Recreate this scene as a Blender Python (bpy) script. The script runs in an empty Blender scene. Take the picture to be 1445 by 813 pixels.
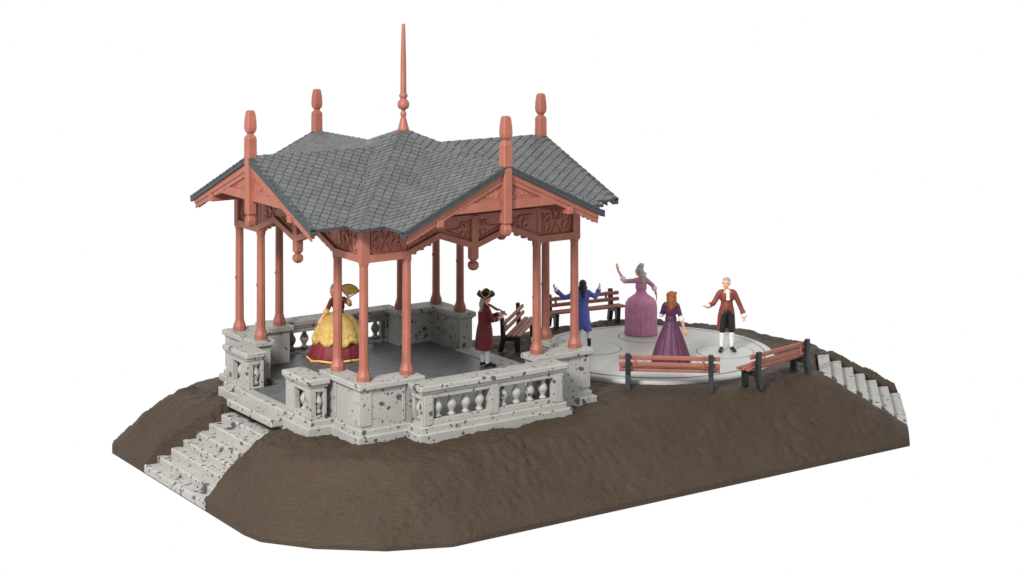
import bpy, bmesh, math, random
from mathutils import Vector, Matrix, noise
R = math.radians
random.seed(7)
SC = bpy.context.scene
COL = SC.collection
ZB = 2.55            # height of the parapet tops' reference level above the underside of the base

# ------------------------------------------------------------------ materials
def lin(r, g, b):
    f = lambda c: (c/255/12.92) if c/255 <= .04045 else ((c/255+.055)/1.055)**2.4
    return (f(r), f(g), f(b), 1)

class NT:
    def __init__(s, name):
        s.m = bpy.data.materials.new(name); s.m.use_nodes = True
        s.t = s.m.node_tree; s.b = s.t.nodes['Principled BSDF']
        s.co = s.n('ShaderNodeTexCoord').outputs['Object']
    def n(s, k, **kw):
        x = s.t.nodes.new(k)
        for a, v in kw.items(): setattr(x, a, v)
        return x
    def l(s, a, b): s.t.links.new(a, b)
    def noise(s, scale, detail=4, rough=.55, co=None, dist=0):
        x = s.n('ShaderNodeTexNoise'); x.inputs['Scale'].default_value = scale
        x.inputs['Detail'].default_value = detail; x.inputs['Roughness'].default_value = rough
        x.inputs['Distortion'].default_value = dist
        s.l(co or s.co, x.inputs['Vector']); return x.outputs['Fac']
    def ramp(s, fac, stops, interp='LINEAR'):
        x = s.n('ShaderNodeValToRGB'); e = x.color_ramp.elements; x.color_ramp.interpolation = interp
        while len(e) < len(stops): e.new(.5)
        for i, (p, c) in enumerate(stops):
            e[i].position = p; e[i].color = c if len(c) == 4 else (*c, 1)
        s.l(fac, x.inputs['Fac']); return x.outputs['Color']
    def mix(s, fac, a, b, mode='MIX'):
        x = s.n('ShaderNodeMix', data_type='RGBA', blend_type=mode)
        for v, i in ((fac, 0), (a, 6), (b, 7)):
            if hasattr(v, 'is_output'): s.l(v, x.inputs[i])
            else: x.inputs[i].default_value = v
        return x.outputs[2]
    def math(s, op, a, b=None):
        x = s.n('ShaderNodeMath', operation=op)
        for v, i in ((a, 0), (b, 1)):
            if v is None: continue
            if hasattr(v, 'is_output'): s.l(v, x.inputs[i])
            else: x.inputs[i].default_value = v
        return x.outputs[0]
    def bump(s, h, strength, dist):
        x = s.n('ShaderNodeBump'); x.inputs['Strength'].default_value = strength; x.inputs['Distance'].default_value = dist
        s.l(h, x.inputs['Height']); s.l(x.outputs[0], s.b.inputs['Normal'])
    def fin(s, col, rough, spec=.4):
        if hasattr(col, 'is_output'): s.l(col, s.b.inputs['Base Color'])
        else: s.b.inputs['Base Color'].default_value = col
        if hasattr(rough, 'is_output'): s.l(rough, s.b.inputs['Roughness'])
        else: s.b.inputs['Roughness'].default_value = rough
        s.b.inputs['Specular IOR Level'].default_value = spec
        return s.m

def paint(name, rgb, var=.12, rough=.55, scale=9, bump=.15, spec=.35):
    if name not in ('slate_edge', 'dark_groove', 'black_plastic'): rgb = tuple(c*.78 for c in rgb[:3])
    t = NT(name); f = t.noise(scale, 5)
    d = tuple(c*(1-var) for c in rgb[:3]); u = tuple(min(1, c*(1+var)) for c in rgb[:3])
    c = t.ramp(f, [(.3, d), (.7, u)])
    t.bump(t.noise(scale*5, 4), bump, .01)
    return t.fin(c, rough, spec)

M = {}
# brick-pink moulded plastic with a faint streaky wood grain
t = NT('salmon_plastic')
mp = t.n('ShaderNodeMapping'); t.l(t.co, mp.inputs['Vector']); mp.inputs['Scale'].default_value = (14, 14, 1.3)
f = t.math('ADD', t.math('MULTIPLY', t.noise(1, 5, .6, mp.outputs[0]), .5), t.math('MULTIPLY', t.noise(3, 4), .5))
c = t.ramp(f, [(.32, (.200, .064, .043)), (.52, (.245, .081, .054)), (.72, (.290, .102, .070))])
t.bump(t.noise(2, 5, .6, mp.outputs[0]), .25, .012)
M['salmon'] = t.fin(c, .5, .35)
# chipped pale stone with dark flecks
def stone(name, base, flecks=1.0, more=0):
    t = NT(name)
    ds = t.n('ShaderNodeTexNoise'); ds.inputs['Scale'].default_value = 7; ds.inputs['Detail'].default_value = 3
    t.l(t.co, ds.inputs['Vector'])
    va = t.n('ShaderNodeVectorMath', operation='MULTIPLY_ADD'); t.l(ds.outputs['Color'], va.inputs[0])
    va.inputs[1].default_value = (.16, .16, .16); t.l(t.co, va.inputs[2])
    masks = None
    for sc, lo, r in ((2.3, .80, .30), (4.6, .50, .38), (8.5, .40, .42), (16, .6, .36)):
        v = t.n('ShaderNodeTexVoronoi'); v.inputs['Scale'].default_value = sc; v.inputs['Randomness'].default_value = 1
        t.l(va.outputs[0], v.inputs['Vector'])
        sp = t.n('ShaderNodeSeparateColor'); t.l(v.outputs['Color'], sp.inputs[0])
        mr = t.n('ShaderNodeMapRange'); mr.clamp = True
        t.l(sp.outputs[0], mr.inputs[0]); mr.inputs[1].default_value = lo-more; mr.inputs[2].default_value = 1
        mr.inputs[3].default_value = -.02; mr.inputs[4].default_value = r*flecks
        m_ = t.math('MULTIPLY', t.math('SUBTRACT', mr.outputs[0], v.outputs['Distance']), 14)
        cl = t.n('ShaderNodeClamp'); t.l(m_, cl.inputs[0])
        masks = cl.outputs[0] if masks is None else t.math('MAXIMUM', masks, cl.outputs[0])
    f = t.noise(2.2, 6, .6)
    c = t.ramp(f, [(.3, tuple(b*.86 for b in base)), (.7, base)])
    c = t.mix(masks, c, (.062, .060, .064, 1))
    h = t.math('SUBTRACT', t.math('MULTIPLY', t.noise(16, 6, .65), .5), t.math('MULTIPLY', masks, .5))
    t.bump(h, .35, .02)
    return t.fin(c, .62, .3)
M['stone'] = stone('flecked_stone', (.298, .292, .271))
M['step_stone'] = stone('step_stone', (.315, .308, .288), 1.15, .14)
M['stone_plain'] = stone('worn_stone', (.315, .308, .288), .85)
# slate
t = NT('slate')
g = t.n('ShaderNodeNewGeometry')
isl = t.ramp(g.outputs['Random Per Island'], [(0, (.056, .060, .061)), (.5, (.067, .071, .071)), (1, (.080, .084, .083))])
st = t.ramp(t.noise(20, 6, .7), [(.45, (0, 0, 0)), (.78, (1, 1, 1))])
c = t.mix(t.math('MULTIPLY', st, .35), isl, (.17, .178, .174, 1))
t.bump(t.noise(26, 5, .65), .35, .015)
M['slate'] = t.fin(c, .5, .45)
M['slate_dark'] = paint('slate_edge', (.028, .034, .035), .15, .5)
# brown earth
t = NT('brown_earth')
f = t.math('ADD', t.math('MULTIPLY', t.noise(1.1, 5, .6), .4), t.math('MULTIPLY', t.noise(16, 6, .7), .6))
c = t.ramp(f, [(.30, (.034, .0212, .0126)), (.5, (.0415, .0270, .0165)), (.72, (.053, .0360, .0230))])
mp = t.n('ShaderNodeMapping'); t.l(t.co, mp.inputs['Vector']); mp.inputs['Scale'].default_value = (3.5, 4.5, 30)
mp.inputs['Rotation'].default_value = (.25, .12, .1)
patch = t.ramp(t.noise(.75, 3, .5), [(.48, (.25, .25, .25)), (.64, (1, 1, 1))])
h = t.math('ADD', t.math('MULTIPLY', t.noise(1, 5, .6, mp.outputs[0], 1.2), .55), t.math('MULTIPLY', t.noise(26, 6, .7), .35))
h = t.math('ADD', h, t.math('MULTIPLY', t.math('MULTIPLY', t.noise(6, 5, .65, None, .8), patch), 1.5))
t.bump(h, .8, .07)
M['earth'] = t.fin(c, .55, .22)
# dark pavilion floor
t = NT('dark_floor')
f = t.noise(5, 6, .65)
c = t.ramp(f, [(.3, (.050, .053, .058)), (.48, (.072, .076, .082)), (.7, (.118, .122, .126))])
sp = t.ramp(t.noise(38, 3, .6), [(.66, (0, 0, 0)), (.74, (1, 1, 1))])
c = t.mix(t.math('MULTIPLY', sp, .6), c, (.19, .19, .185, 1))
t.bump(t.noise(20, 5), .2, .02)
M['floor'] = t.fin(c, .42, .4)
# smooth pale dance floor
t = NT('pale_disc')
c = t.ramp(t.noise(1.4, 5, .6), [(.3, (.350, .347, .330)), (.7, (.380, .377, .360))])
M['disc'] = t.fin(c, .46, .4)
M['groove'] = paint('dark_groove', (.09, .09, .088), .1, .6)
M['black'] = paint('black_plastic', (.011, .014, .016), .25, .42, 14)
M['skin'] = paint('skin_paint', lin(240, 176, 136), .08, .5, 20, .05)
M['white'] = paint('white_paint', (.80, .79, .77), .06, .6, 20, .1)
M['shoe'] = paint('shoe_black', (.012, .012, .013), .2, .35, 20)
M['breeches'] = paint('breeches_black', (.010, .010, .011), .2, .6, 20)
M['maroon'] = paint('maroon_cloth', lin(122, 38, 50), .22, .6, 7)
M['brick_coat'] = paint('brick_cloth', lin(128, 58, 50), .18, .6, 7)
M['blue'] = paint('blue_cloth', lin(80, 94, 176), .16, .55, 7)
M['mauve'] = paint('mauve_cloth', lin(196, 132, 162), .15, .6, 7)
M['purple'] = paint('purple_cloth', lin(88, 44, 72), .22, .55, 7)
M['yellow'] = paint('yellow_cloth', lin(204, 170, 96), .16, .6, 9)
M['gold'] = paint('gold_trim', lin(226, 182, 98), .15, .42, 12)
M['grey_hair'] = paint('grey_wig', lin(172, 166, 152), .2, .6, 26, .5)
M['auburn'] = paint('auburn_hair', lin(150, 86, 44), .3, .5, 26, .5)
M['black_hair'] = paint('black_hair', (.013, .013, .014), .3, .4, 26, .4)
M['hat'] = paint('hat_black', (.014, .013, .014), .3, .5, 20)
M['violin'] = paint('violin_wood', (.045, .022, .012), .3, .35, 12)
M['eye'] = paint('eye_dark', (.03, .02, .015), .1, .4)
M['lips'] = paint('lip_red', lin(176, 78, 66), .1, .5)

# ------------------------------------------------------------------ mesh helpers
class MB:
    def __init__(s): s.bm = bmesh.new()
    def poly(s, pts): 
        try: return s.bm.faces.new([s.bm.verts.new(p) for p in pts])
        except ValueError: return None
    def loft(s, rings, cap=True, closed=False):
        vs = [[s.bm.verts.new(p) for p in r] for r in rings]; n = len(vs[0])
        last = len(vs) if closed else len(vs)-1
        for a in range(last):
            A, B = vs[a], vs[(a+1) % len(vs)]
            for i in range(n): s.bm.faces.new((A[i], A[(i+1) % n], B[(i+1) % n], B[i]))
        if cap and not closed:
            s.bm.faces.new(vs[0][::-1]); s.bm.faces.new(vs[-1])
        return s
    def box(s, x0, x1, y0, y1, z0, z1):
        return s.loft([[(x0, y0, z), (x1, y0, z), (x1, y1, z), (x0, y1, z)] for z in (z0, z1)])
    def prism(s, poly, z0, z1): return s.loft([[(x, y, z) for x, y in poly] for z in (z0, z1)])
    def plate(s, pts, P, t0, t1):          # outline (s,z) on a side, between distances t0 and t1
        return s.loft([[P(a, tt, z) for a, z in pts] for tt in (t0, t1)])
    def tube(s, pts, r, n=6, taper=None, cap=True):
        pts = [Vector(p) for p in pts]; rings = []; up = None
        for i, p in enumerate(pts):
            d = (pts[min(i+1, len(pts)-1)] - pts[max(i-1, 0)]).normalized()
            if up is None:
                up = d.orthogonal().normalized()
            up = (up - d*up.dot(d)).normalized(); v = d.cross(up)
            rr = r if taper is None else r*taper[i]
            rings.append([p + (up*math.cos(2*math.pi*k/n) + v*math.sin(2*math.pi*k/n))*rr for k in range(n)])
        return s.loft(rings, cap)
    def lathe(s, prof, cx=0, cy=0, n=24, rot=0, sx=1, sy=1):
        return s.loft([[(cx+sx*r*math.cos(rot+2*math.pi*k/n), cy+sy*r*math.sin(rot+2*math.pi*k/n), z) for k in range(n)] for z, r in prof])
    def sq(s, prof, cx, cy, ch=.22):       # square section with chamfered corners; prof (z, half width)
        rings = []
        for z, h in prof:
            c = h*ch
            rings.append([(cx+x, cy+y, z) for x, y in ((h, -h+c), (h, h-c), (h-c, h), (-h+c, h), (-h, h-c), (-h, -h+c), (-h+c, -h), (h-c, -h))])
        return s.loft(rings)
    def ell(s, c, r, rot=None, u=14, v=10):
        m = Matrix.Translation(c) @ (rot.to_4x4() if rot else Matrix()) @ Matrix.Diagonal((*r, 1))
        bmesh.ops.create_uvsphere(s.bm, u_segments=u, v_segments=v, radius=1, matrix=m); return s
    def cap(s, a, ra, b, rb, n=12):        # tapered capsule
        a, b = Vector(a), Vector(b)
        s.ell(a, (ra,)*3, None, n, 8); s.ell(b, (rb,)*3, None, n, 8)
        if (b-a).length > 1e-4: s.tube([a, b], 1, n, [ra, rb])
        return s
    def chain(s, pts, rs):
        for i in range(len(pts)-1): s.cap(pts[i], rs[i], pts[i+1], rs[i+1])
        return s

def link(name, me, mat, parent=None):
    o = bpy.data.objects.new(name, me); COL.objects.link(o)
    if mat: me.materials.append(mat)
    o.parent = parent
    return o
def obj(name, mb, mat, parent=None, bevel=0, smooth=False, seg=2):
    bmesh.ops.recalc_face_normals(mb.bm, faces=mb.bm.faces[:])
    me = bpy.data.meshes.new(name); mb.bm.to_mesh(me); mb.bm.free()
    o = link(name, me, mat, parent)
    if smooth:
        for p in me.polygons: p.use_smooth = True
    if bevel:
        b = o.modifiers.new('bevel', 'BEVEL'); b.width = bevel; b.segments = seg; b.limit_method = 'ANGLE'; b.angle_limit = R(35)
    return o
def sculpt(name, mb, mat, parent, voxel=.012, it=6):     # blobs fused into one continuous surface
    bmesh.ops.recalc_face_normals(mb.bm, faces=mb.bm.faces[:])
    me = bpy.data.meshes.new('tmp'); mb.bm.to_mesh(me); mb.bm.free()
    o = bpy.data.objects.new('tmp', me); COL.objects.link(o)
    r = o.modifiers.new('r', 'REMESH'); r.mode = 'VOXEL'; r.voxel_size = voxel
    if it:
        s = o.modifiers.new('s', 'SMOOTH'); s.factor = .5; s.iterations = it
    dg = bpy.context.evaluated_depsgraph_get(); dg.update()
    me2 = bpy.data.meshes.new_from_object(o.evaluated_get(dg)); me2.name = name
    bpy.data.objects.remove(o); bpy.data.meshes.remove(me)
    for p in me2.polygons: p.use_smooth = True
    me2.materials.clear()
    return link(name, me2, mat, parent)
def tag(o, label=None, cat=None, group=None, kind=None):
    for k, v in (('label', label), ('category', cat), ('group', group), ('kind', kind)):
        if v: o[k] = v
    return o
def thing(name, label, cat, loc, rz=0, group=None):
    o = bpy.data.objects.new(name, None); COL.objects.link(o); o.empty_display_size = .2
    o.location = (loc[0], loc[1], loc[2]+ZB); o.rotation_euler = (0, 0, rz)
    return tag(o, label, cat, group)
def off(poly, d):                                         # grow a right-angled outline by d
    n = len(poly); A = sum(poly[i][0]*poly[(i+1) % n][1]-poly[(i+1) % n][0]*poly[i][1] for i in range(n))
    if A < 0: poly = poly[::-1]
    out = []
    for i in range(n):
        p, q, r = Vector(poly[i-1]), Vector(poly[i]), Vector(poly[(i+1) % n])
        n1 = Vector(((q-p).y, -(q-p).x)).normalized(); n2 = Vector(((r-q).y, -(r-q).x)).normalized()
        out.append(tuple(q + (n1+n2)*d))
    return out

# ------------------------------------------------------------------ terrain of the base
BASE = [(-5.75, -3.45), (-5.66, -4.0), (-4.98, -4.95), (-3.9, -5.86), (-2.7, -6.38), (9.84, -6.55), (12.05, -4.15), (12.55, -3.3),
        (12.3, .6), (11.2, 3.0), (9.2, 4.5), (3, 4.9), (-3.6, 4.9), (-5.1, 4.25), (-5.75, 3.45)]
H0 = [.10, .10, .10, .10, .10, .30, .34, .2, .1, .1, .1, .1, .15, .25, .22]     # lip height along each edge
SL = [.95, .9, .9, .85, .80, .64, .68, .8, .85, .9, .9, 1.0, .9, .85, 1.05]     # slope above each edge
UD = Vector((.733, -.680)); VD = Vector((.680, .733))                      # downhill and across on the far stairs
SU0, SUN, SRUN, SZ0, SRISE = 9.60, 7, .294, -1.12, .165
LX0, LRUN, LZ0, LRISE = -4.10, .276, -1.40, .158                           # near stairs: first tread front, run, top tread, rise
def edge_d(x, y):
    res = []
    for i in range(len(BASE)):
        a = Vector(BASE[i]); b = Vector(BASE[(i+1) % len(BASE)]); e = (b-a).normalized()
        res.append((x-a.x)*(-e.y) + (y-a.y)*e.x)
    return res
def smin(vals, k):
    m = min(vals); return m - k*math.log(sum(math.exp(-(v-m)/k) for v in vals))
def sst(a, b, x):
    t = max(0, min(1, (x-a)/(b-a))); return t*t*(3-2*t)
def fbm(x, y, s, o=3, off_=0): return noise.fractal(Vector((x*s, y*s, off_)), 1.0, 2.1, o)
def terrain_z(x, y):
    ds = edge_d(x, y)
    hs = [-2.55 + H0[i] + SL[i]*max(0, d) for i, d in enumerate(ds)]
    plat = -1.23 + .13*sst(2.6, 3.6, x) + .03*sst(2.0, 4.0, abs(y))
    # ground lies lower at the foot of the pavilion's front, higher at its left corner
    plat += .10*math.exp(-((x+3.3)**2+(y-3.4)**2)/.9) + .16*math.exp(-((x-10.7)**2+(y-1.1)**2)/.12)
    z = smin(hs + [plat], .07)
    dmin = min(ds)
    am = sst(.0, .5, dmin)
    dp = math.hypot(x-6.7, y+.9)
    flat = sst(2.9, 3.5, dp)
    z += am*flat*(.060*fbm(x, y, .9, 4, 3.1) + (.034*fbm(x, y, 2.9, 4, 9.7) + .020*fbm(x, y, 8.5, 3, 2.2))) + flat*.06*sst(.05, .5, fbm(x, y, .55, 2, 4.4))*fbm(x, y, 5.5, 4, 1.7)
    if -3.9 < x < 3.1 and -3.9 < y < 3.9: z = min(z, -1.2)
    if dp < 3.02: z = min(z, -1.10)
    # near stairs
    yc, hw = -.05, 1.2 + .32*sst(-4.1, -5.75, x)
    rag = .07*fbm(x, y, 2.5, 3, 5)
    if x < -3.7:
        line = LZ0 - LRISE*(-(x-LX0))/LRUN
        d = abs(y-yc) - hw + rag
        if d < 0: z = min(z, line - .22)
        else:
            bank = line + (.16 if y < yc else .20) + .05*fbm(x, y, 3, 2, 1) + d*(.75 if y < yc else .95)
            z = min(z, max(bank, -2.47))
    # far stairs
    p = Vector((x, y)); u, v = p.dot(UD), p.dot(VD)
    if u > SU0-.05:
        line = SZ0 - SRISE*(u-SU0)/SRUN
        ra = .06*fbm(x, y, 2.5, 3, 8)
        ve = 4.66 + .36*(u-SU0) - .3*(((u-SU0) % SRUN))
        if 2.95+ra < v < ve: z = line - .25
        elif v <= 2.95+ra and v > 1.6: z = min(z, max(line + .06 + .05*fbm(x, y, 2.2, 3, 2), -2.3))
        elif v >= ve: z = max(min(-1.1, line + .10 + .45*min(.32, v-ve) + .04*fbm(x, y, 2, 2, 2)) - .85*max(0, v-ve-.32), min(z, line+.24)) if u < 11.62 else z
    return z
def build_terrain():
    st = .05; x0, x1, y0, y1 = -5.8, 12.6, -6.62, 4.96
    nx, ny = int((x1-x0)/st)+1, int((y1-y0)/st)+1
    bm = bmesh.new(); V = {}
    def inside(x, y): return min(edge_d(x, y)) > 0
    keep = [(i, j) for i in range(nx-1) for j in range(ny-1) if inside(x0+(i+.5)*st, y0+(j+.5)*st)]
    def vert(i, j):
        if (i, j) not in V: V[(i, j)] = bm.verts.new((x0+i*st, y0+j*st, 0))
        return V[(i, j)]
    for i, j in keep: bm.faces.new((vert(i, j), vert(i+1, j), vert(i+1, j+1), vert(i, j+1)))
    def snap(p):
        best = None
        for i in range(len(BASE)):
            a = Vector(BASE[i]); b = Vector(BASE[(i+1) % len(BASE)]); e = b-a
            t_ = max(0, min(1, (Vector(p)-a).dot(e)/e.length_squared)); q = a+e*t_
            d = (q-Vector(p)).length
            if best is None or d < best[0]: best = (d, q)
        return best[1]
    be = [e for e in bm.edges if e.is_boundary]
    for v in {v for e in be for v in e.verts}:
        q = snap((v.co.x, v.co.y)); v.co.x, v.co.y = q.x, q.y
    for v in bm.verts: v.co.z = max(terrain_z(v.co.x, v.co.y), -2.52)
    r = bmesh.ops.extrude_edge_only(bm, edges=be)
    nv = [g for g in r['geom'] if isinstance(g, bmesh.types.BMVert)]
    for v in nv: v.co.z = -2.55
    bmesh.ops.recalc_face_normals(bm, faces=bm.faces[:])
    me = bpy.data.meshes.new('terrain'); bm.to_mesh(me); bm.free()
    for p in me.polygons: p.use_smooth = abs(p.normal.z) > .05
    o = link('terrain', me, M['earth']); o.location = (0, 0, ZB)
    tag(o, 'brown moulded earth mound with sloping sides carrying the pavilion and the dance floor', 'terrain', kind='structure')
build_terrain()

# ------------------------------------------------------------------ stairs
st = thing('stone_staircase', 'pale flecked stone steps climbing from the left edge up to the pavilion entrance', 'staircase', (-4.1, 0, -2.55))
for k in range(7):
    m = MB(); xf = LX0-LRUN*k + random.uniform(-.008, .008); hw = 1.24+.06*k; z = LZ0-LRISE*k
    xb = xf+LRUN+.06 if k else xf+.5
    m.box(xf+4.1, xb+4.1, -.05-hw, -.05+hw, .002+.0015*k, z+2.55)
    obj('step', m, M['step_stone'], st, .03, seg=3)
st = thing('stone_staircase', 'narrower pale steps going down the far right corner of the brown mound', 'staircase', (0, 0, -2.55))
for k in range(SUN):
    m = MB(); z = SZ0-SRISE*k + 2.55; u0 = SU0+SRUN*k-.05*(k > 0)+.01; u1 = SU0+SRUN*(k+1)
    m.prism([tuple(UD*u+VD*v) for u, v in ((u0, 2.6), (u1, 2.6), (u1, 4.79+.06*k), (u0, 4.64+.06*k))], .002+.0015*k, z)
    obj('step', m, M['stone_plain'], st, .02)

# ------------------------------------------------------------------ dance floor
DC = (6.7, -.9)
df = thing('dance_floor', 'round pale grey dance floor disc set into the brown ground beside the pavilion', 'dance floor', (*DC, -.98))
m = MB(); m.lathe([(-.28, 3.03), (-.06, 3.03), (-.03, 3.015), (-.012, 2.99), (-.012, 2.80), (0, 2.79), (0, .02)], n=160)
obj('disc', m, M['disc'], df)
def ring(r0, r1, z, cx=0, cy=0, n=120):
    m = MB(); A = []; B = []
    for k in range(n):
        a = 2*math.pi*k/n
        A.append((cx+r0*math.cos(a), cy+r0*math.sin(a), z)); B.append((cx+r1*math.cos(a), cy+r1*math.sin(a), z))
    m.loft([A, B, [(x, y, zz-.006) for x, y, zz in B], [(x, y, zz-.006) for x, y, zz in A]], closed=True); return m
obj('rim_groove', ring(2.775, 2.80, .004), M['groove'], df)
SPOT = [(8.12, -2.02), (7.55, .42), (5.62, .12), (6.15, -2.3)]
for x, y in SPOT:
    t_ = MB(); t_.lathe([(-.05, .70), (.0, .70), (.008, .69), (.008, .01)], x-DC[0], y-DC[1], 96)
    tt = obj('turning_disc', t_, M['disc'], df)
    obj('groove', ring(.70, .722, .004, x-DC[0], y-DC[1]), M['groove'], tt)

# ------------------------------------------------------------------ pavilion
pv = thing('pavilion', 'open cross-shaped pavilion with pink posts, carved gables, slate roof and flecked stone balustrade', 'pavilion', (0, 0, 0))
SIDES = {'F': (lambda s, t_, z: (s, -t_, z), 2.75, 2.97, 4.24, 2.55),
         'B': (lambda s, t_, z: (s, t_, z), 2.75, 2.97, 4.24, 2.55),
         'L': (lambda s, t_, z: (-t_, s, z), 2.97, 2.75, 3.92, 2.95),
         'R': (lambda s, t_, z: (t_, s, z), 2.97, 2.75, 3.92, 2.95)}
# floor
m = MB(); m.prism([(-3.40, -.95), (-3.40, .95), (-2.70, .95), (-2.70, 2.9), (-1.75, 2.9), (-1.75, 3.45), (1.75, 3.45), (1.75, 2.9), (2.42, 2.9),
         (2.42, -2.9), (1.75, -2.9), (1.75, -3.45), (-1.75, -3.45), (-1.75, -2.9), (-2.70, -2.9), (-2.70, -.95)], -1.3, -.88); obj('floor', m, M['floor'], pv)
m = MB(); m.box(2.40, 2.97, -1.58, 1.58, -1.3, -.862); obj('threshold', m, M['stone'], pv, .02)
# corner pedestals
for sx in (-1, 1):
    for sy in (-1, 1):
        cap = [(3.05*sx, 3.32*sy), (3.05*sx, 1.55*sy), (2.53*sx, 1.55*sy), (2.53*sx, 2.70*sy), (1.44*sx, 2.70*sy), (1.44*sx, 3.32*sy)]
        wall = off(cap, -.075)
        m = MB(); m.prism(wall, -1.3, -.11)
        # raised edge pilasters on the outer faces
        X, Y = 2.975*sx, 3.245*sy
        for a, b in ((2.98, 2.72), (1.98, 1.90)):
            m.box(min(a*sx, b*sx)+.001, max(a*sx, b*sx)+.001, min(Y, Y+.022*sy), max(Y, Y+.022*sy), -.88, -.14)
        for a, b in ((3.25, 2.98), (2.2, 2.12)):
            m.box(min(X, X+.022*sx), max(X, X+.022*sx), min(a*sy, b*sy), max(a*sy, b*sy), -.88, -.14)
        ped = obj('corner_pedestal', m, M['stone'], pv, .012)
        m = MB(); m.prism(cap, -.125, 0); m.prism(off(cap, -.045), -.165, -.12)
        obj('cap', m, M['stone'], ped, .028, seg=3)
        m = MB(); m.prism(off(wall, .045), -1.32, -.95); m.prism(off(wall, .13), -1.34, -1.06)
        obj('plinth', m, M['stone'], ped, .025, seg=3)
# balustrades
BAL = [(-.76, .050), (-.72, .066), (-.70, .066), (-.69, .042), (-.65, .040), (-.58, .070), (-.52, .088), (-.46, .076), (-.40, .048), (-.36, .036), (-.34, .056), (-.315, .060), (-.29, .060)]
def balustrade(P, s0, s1, t0, t1, piers, top, side_open=(False, False), label=None):
    dz = top
    def rect(a, b, c, d): return [P(a, c, 0)[:2], P(b, c, 0)[:2], P(b, d, 0)[:2], P(a, d, 0)[:2]]
    wo = t1-.07; wi = t0+.06
    m = MB()
    m.prism(rect(s0+.06, s1-.06, wi, wo), -1.3, -.79+dz)
    m.prism(rect(s0+.06, s1-.06, wi, wo), -.29+dz, -.19+dz)
    for a, b in piers:
        end = -1 if a < s0+.1 else (1 if b > s1-.1 else 0)
        if end and wo-wi > .3:
            m.prism(rect(a, b, wo-.14, wo-.002), -.80+dz, -.28+dz); m.prism(rect(a, b, wi+.002, wi+.08), -.80+dz, -.28+dz)
        else: m.prism(rect(a, b, wi+.002, wo-.002), -.80+dz, -.28+dz)
        m.prism(rect(a+.035, b-.035, wo-.01, wo+.016), -.84+dz, -.2+dz)          # raised pier face
    b_ = obj('balustrade', m, M['stone'], pv, .01)
    if label: b_['label'] = label
    m = MB(); m.prism(rect(s0, s1, t0, t1), -.13+dz, dz); m.prism(rect(s0+.035, s1-.035, t0+.03, t1-.035), -.19+dz, -.125+dz)
    obj('cap', m, M['stone'], b_, .028, seg=3)
    w = rect(s0+.06, s1-.06, t0, wo)
    m = MB(); m.prism(off(w, .05), -1.33, -.93); m.prism(off(w, .14), -1.35, -1.05)
    obj('plinth', m, M['stone'], b_, .025, seg=3)
    for a, b in piers:
        end = -1 if a < s0+.1 else (1 if b > s1-.1 else 0)
        if end:
            x, y, _ = P(a+.10 if end < 0 else b-.10, (wi+.08+wo-.14)/2, 0)
            mm = MB(); mm.lathe([(z+dz, r*1.2) for z, r in BAL], x, y, 14); obj('baluster', mm, M['stone'], b_, smooth=True)
    for i in range(len(piers)-1):
        a, b = piers[i][1], piers[i+1][0]; w_ = b-a; n = max(1, round(w_/.34))
        m = MB(); m.prism(rect(a+.0, b-.0, wo-.12, wo-.008), -.80+dz, -.74+dz)     # sill under the openings
        obj('sill', m, M['stone'], b_, .012)
        for k in range(n):
            s = a+w_*(k+.5)/n; x, y, _ = P(s, (wi+wo)/2+.06, 0)
            m = MB(); m.lathe([(z+dz, r*1.28) for z, r in BAL], x, y, 14)
            obj('baluster', m, M['stone'], b_, smooth=True)
pier4 = [(-1.82, -1.54), (-.13, .13), (1.54, 1.82)]
balustrade(SIDES['F'][0], -1.90, 1.90, 3.34, 3.89, pier4, -.07)
balustrade(SIDES['B'][0], -1.90, 1.90, 3.34, 3.89, pier4, -.07)
balustrade(SIDES['L'][0], -2.12, -.86, 3.07, 3.60, [(-2.06, -1.78), (-1.34, -.92)], -.06)
balustrade(SIDES['L'][0], .86, 2.12, 3.07, 3.60, [(.92, 1.30), (1.72, 2.06)], -.06)
# entrance steps
m = MB(); m.box(-3.66, -3.32, -1.02, 1.02, -1.3, -.90); obj('threshold', m, M['stone'], pv, .03, seg=3)
m = MB(); m.box(-3.97, -3.60, -1.10, 1.12, -1.235, -1.06); obj('landing_step', m, M['stone'], pv, .035, seg=3)

# columns
def column(x, y, corner):
    m = MB(); k = math.pi/8
    m.lathe([(.2, .118), (.27, .102), (1.3, .098), (2.40, .094), (2.44, .108), (2.56, .108)], x, y, 8, k)
    o = obj('column', m, M['salmon'], pv, .008)
    mm = MB(); mm.box(x-.118, x-.09, y-.02, y+.02, 1.24, 1.29); obj('moulding_nub', mm, M['salmon'], o, .006)
    if corner:
        mm = MB(); mm.box(x-.1, x+.1, y-.1, y+.1, 2.47, 3.30); obj('corner_post', mm, M['salmon'], o, .012)
    mm = MB(); mm.lathe([(-.004, .155), (.105, .155), (.125, .147), (.215, .115)], x, y, 8, k)
    obj('column_base', mm, M['salmon'], o, .012)
for sx in (-1, 1):
    for sy in (-1, 1):
        column(2.75*sx, 2.97*sy, True); column(1.70*sx, 2.97*sy, False); column(2.75*sx, 1.84*sy, False)

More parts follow.
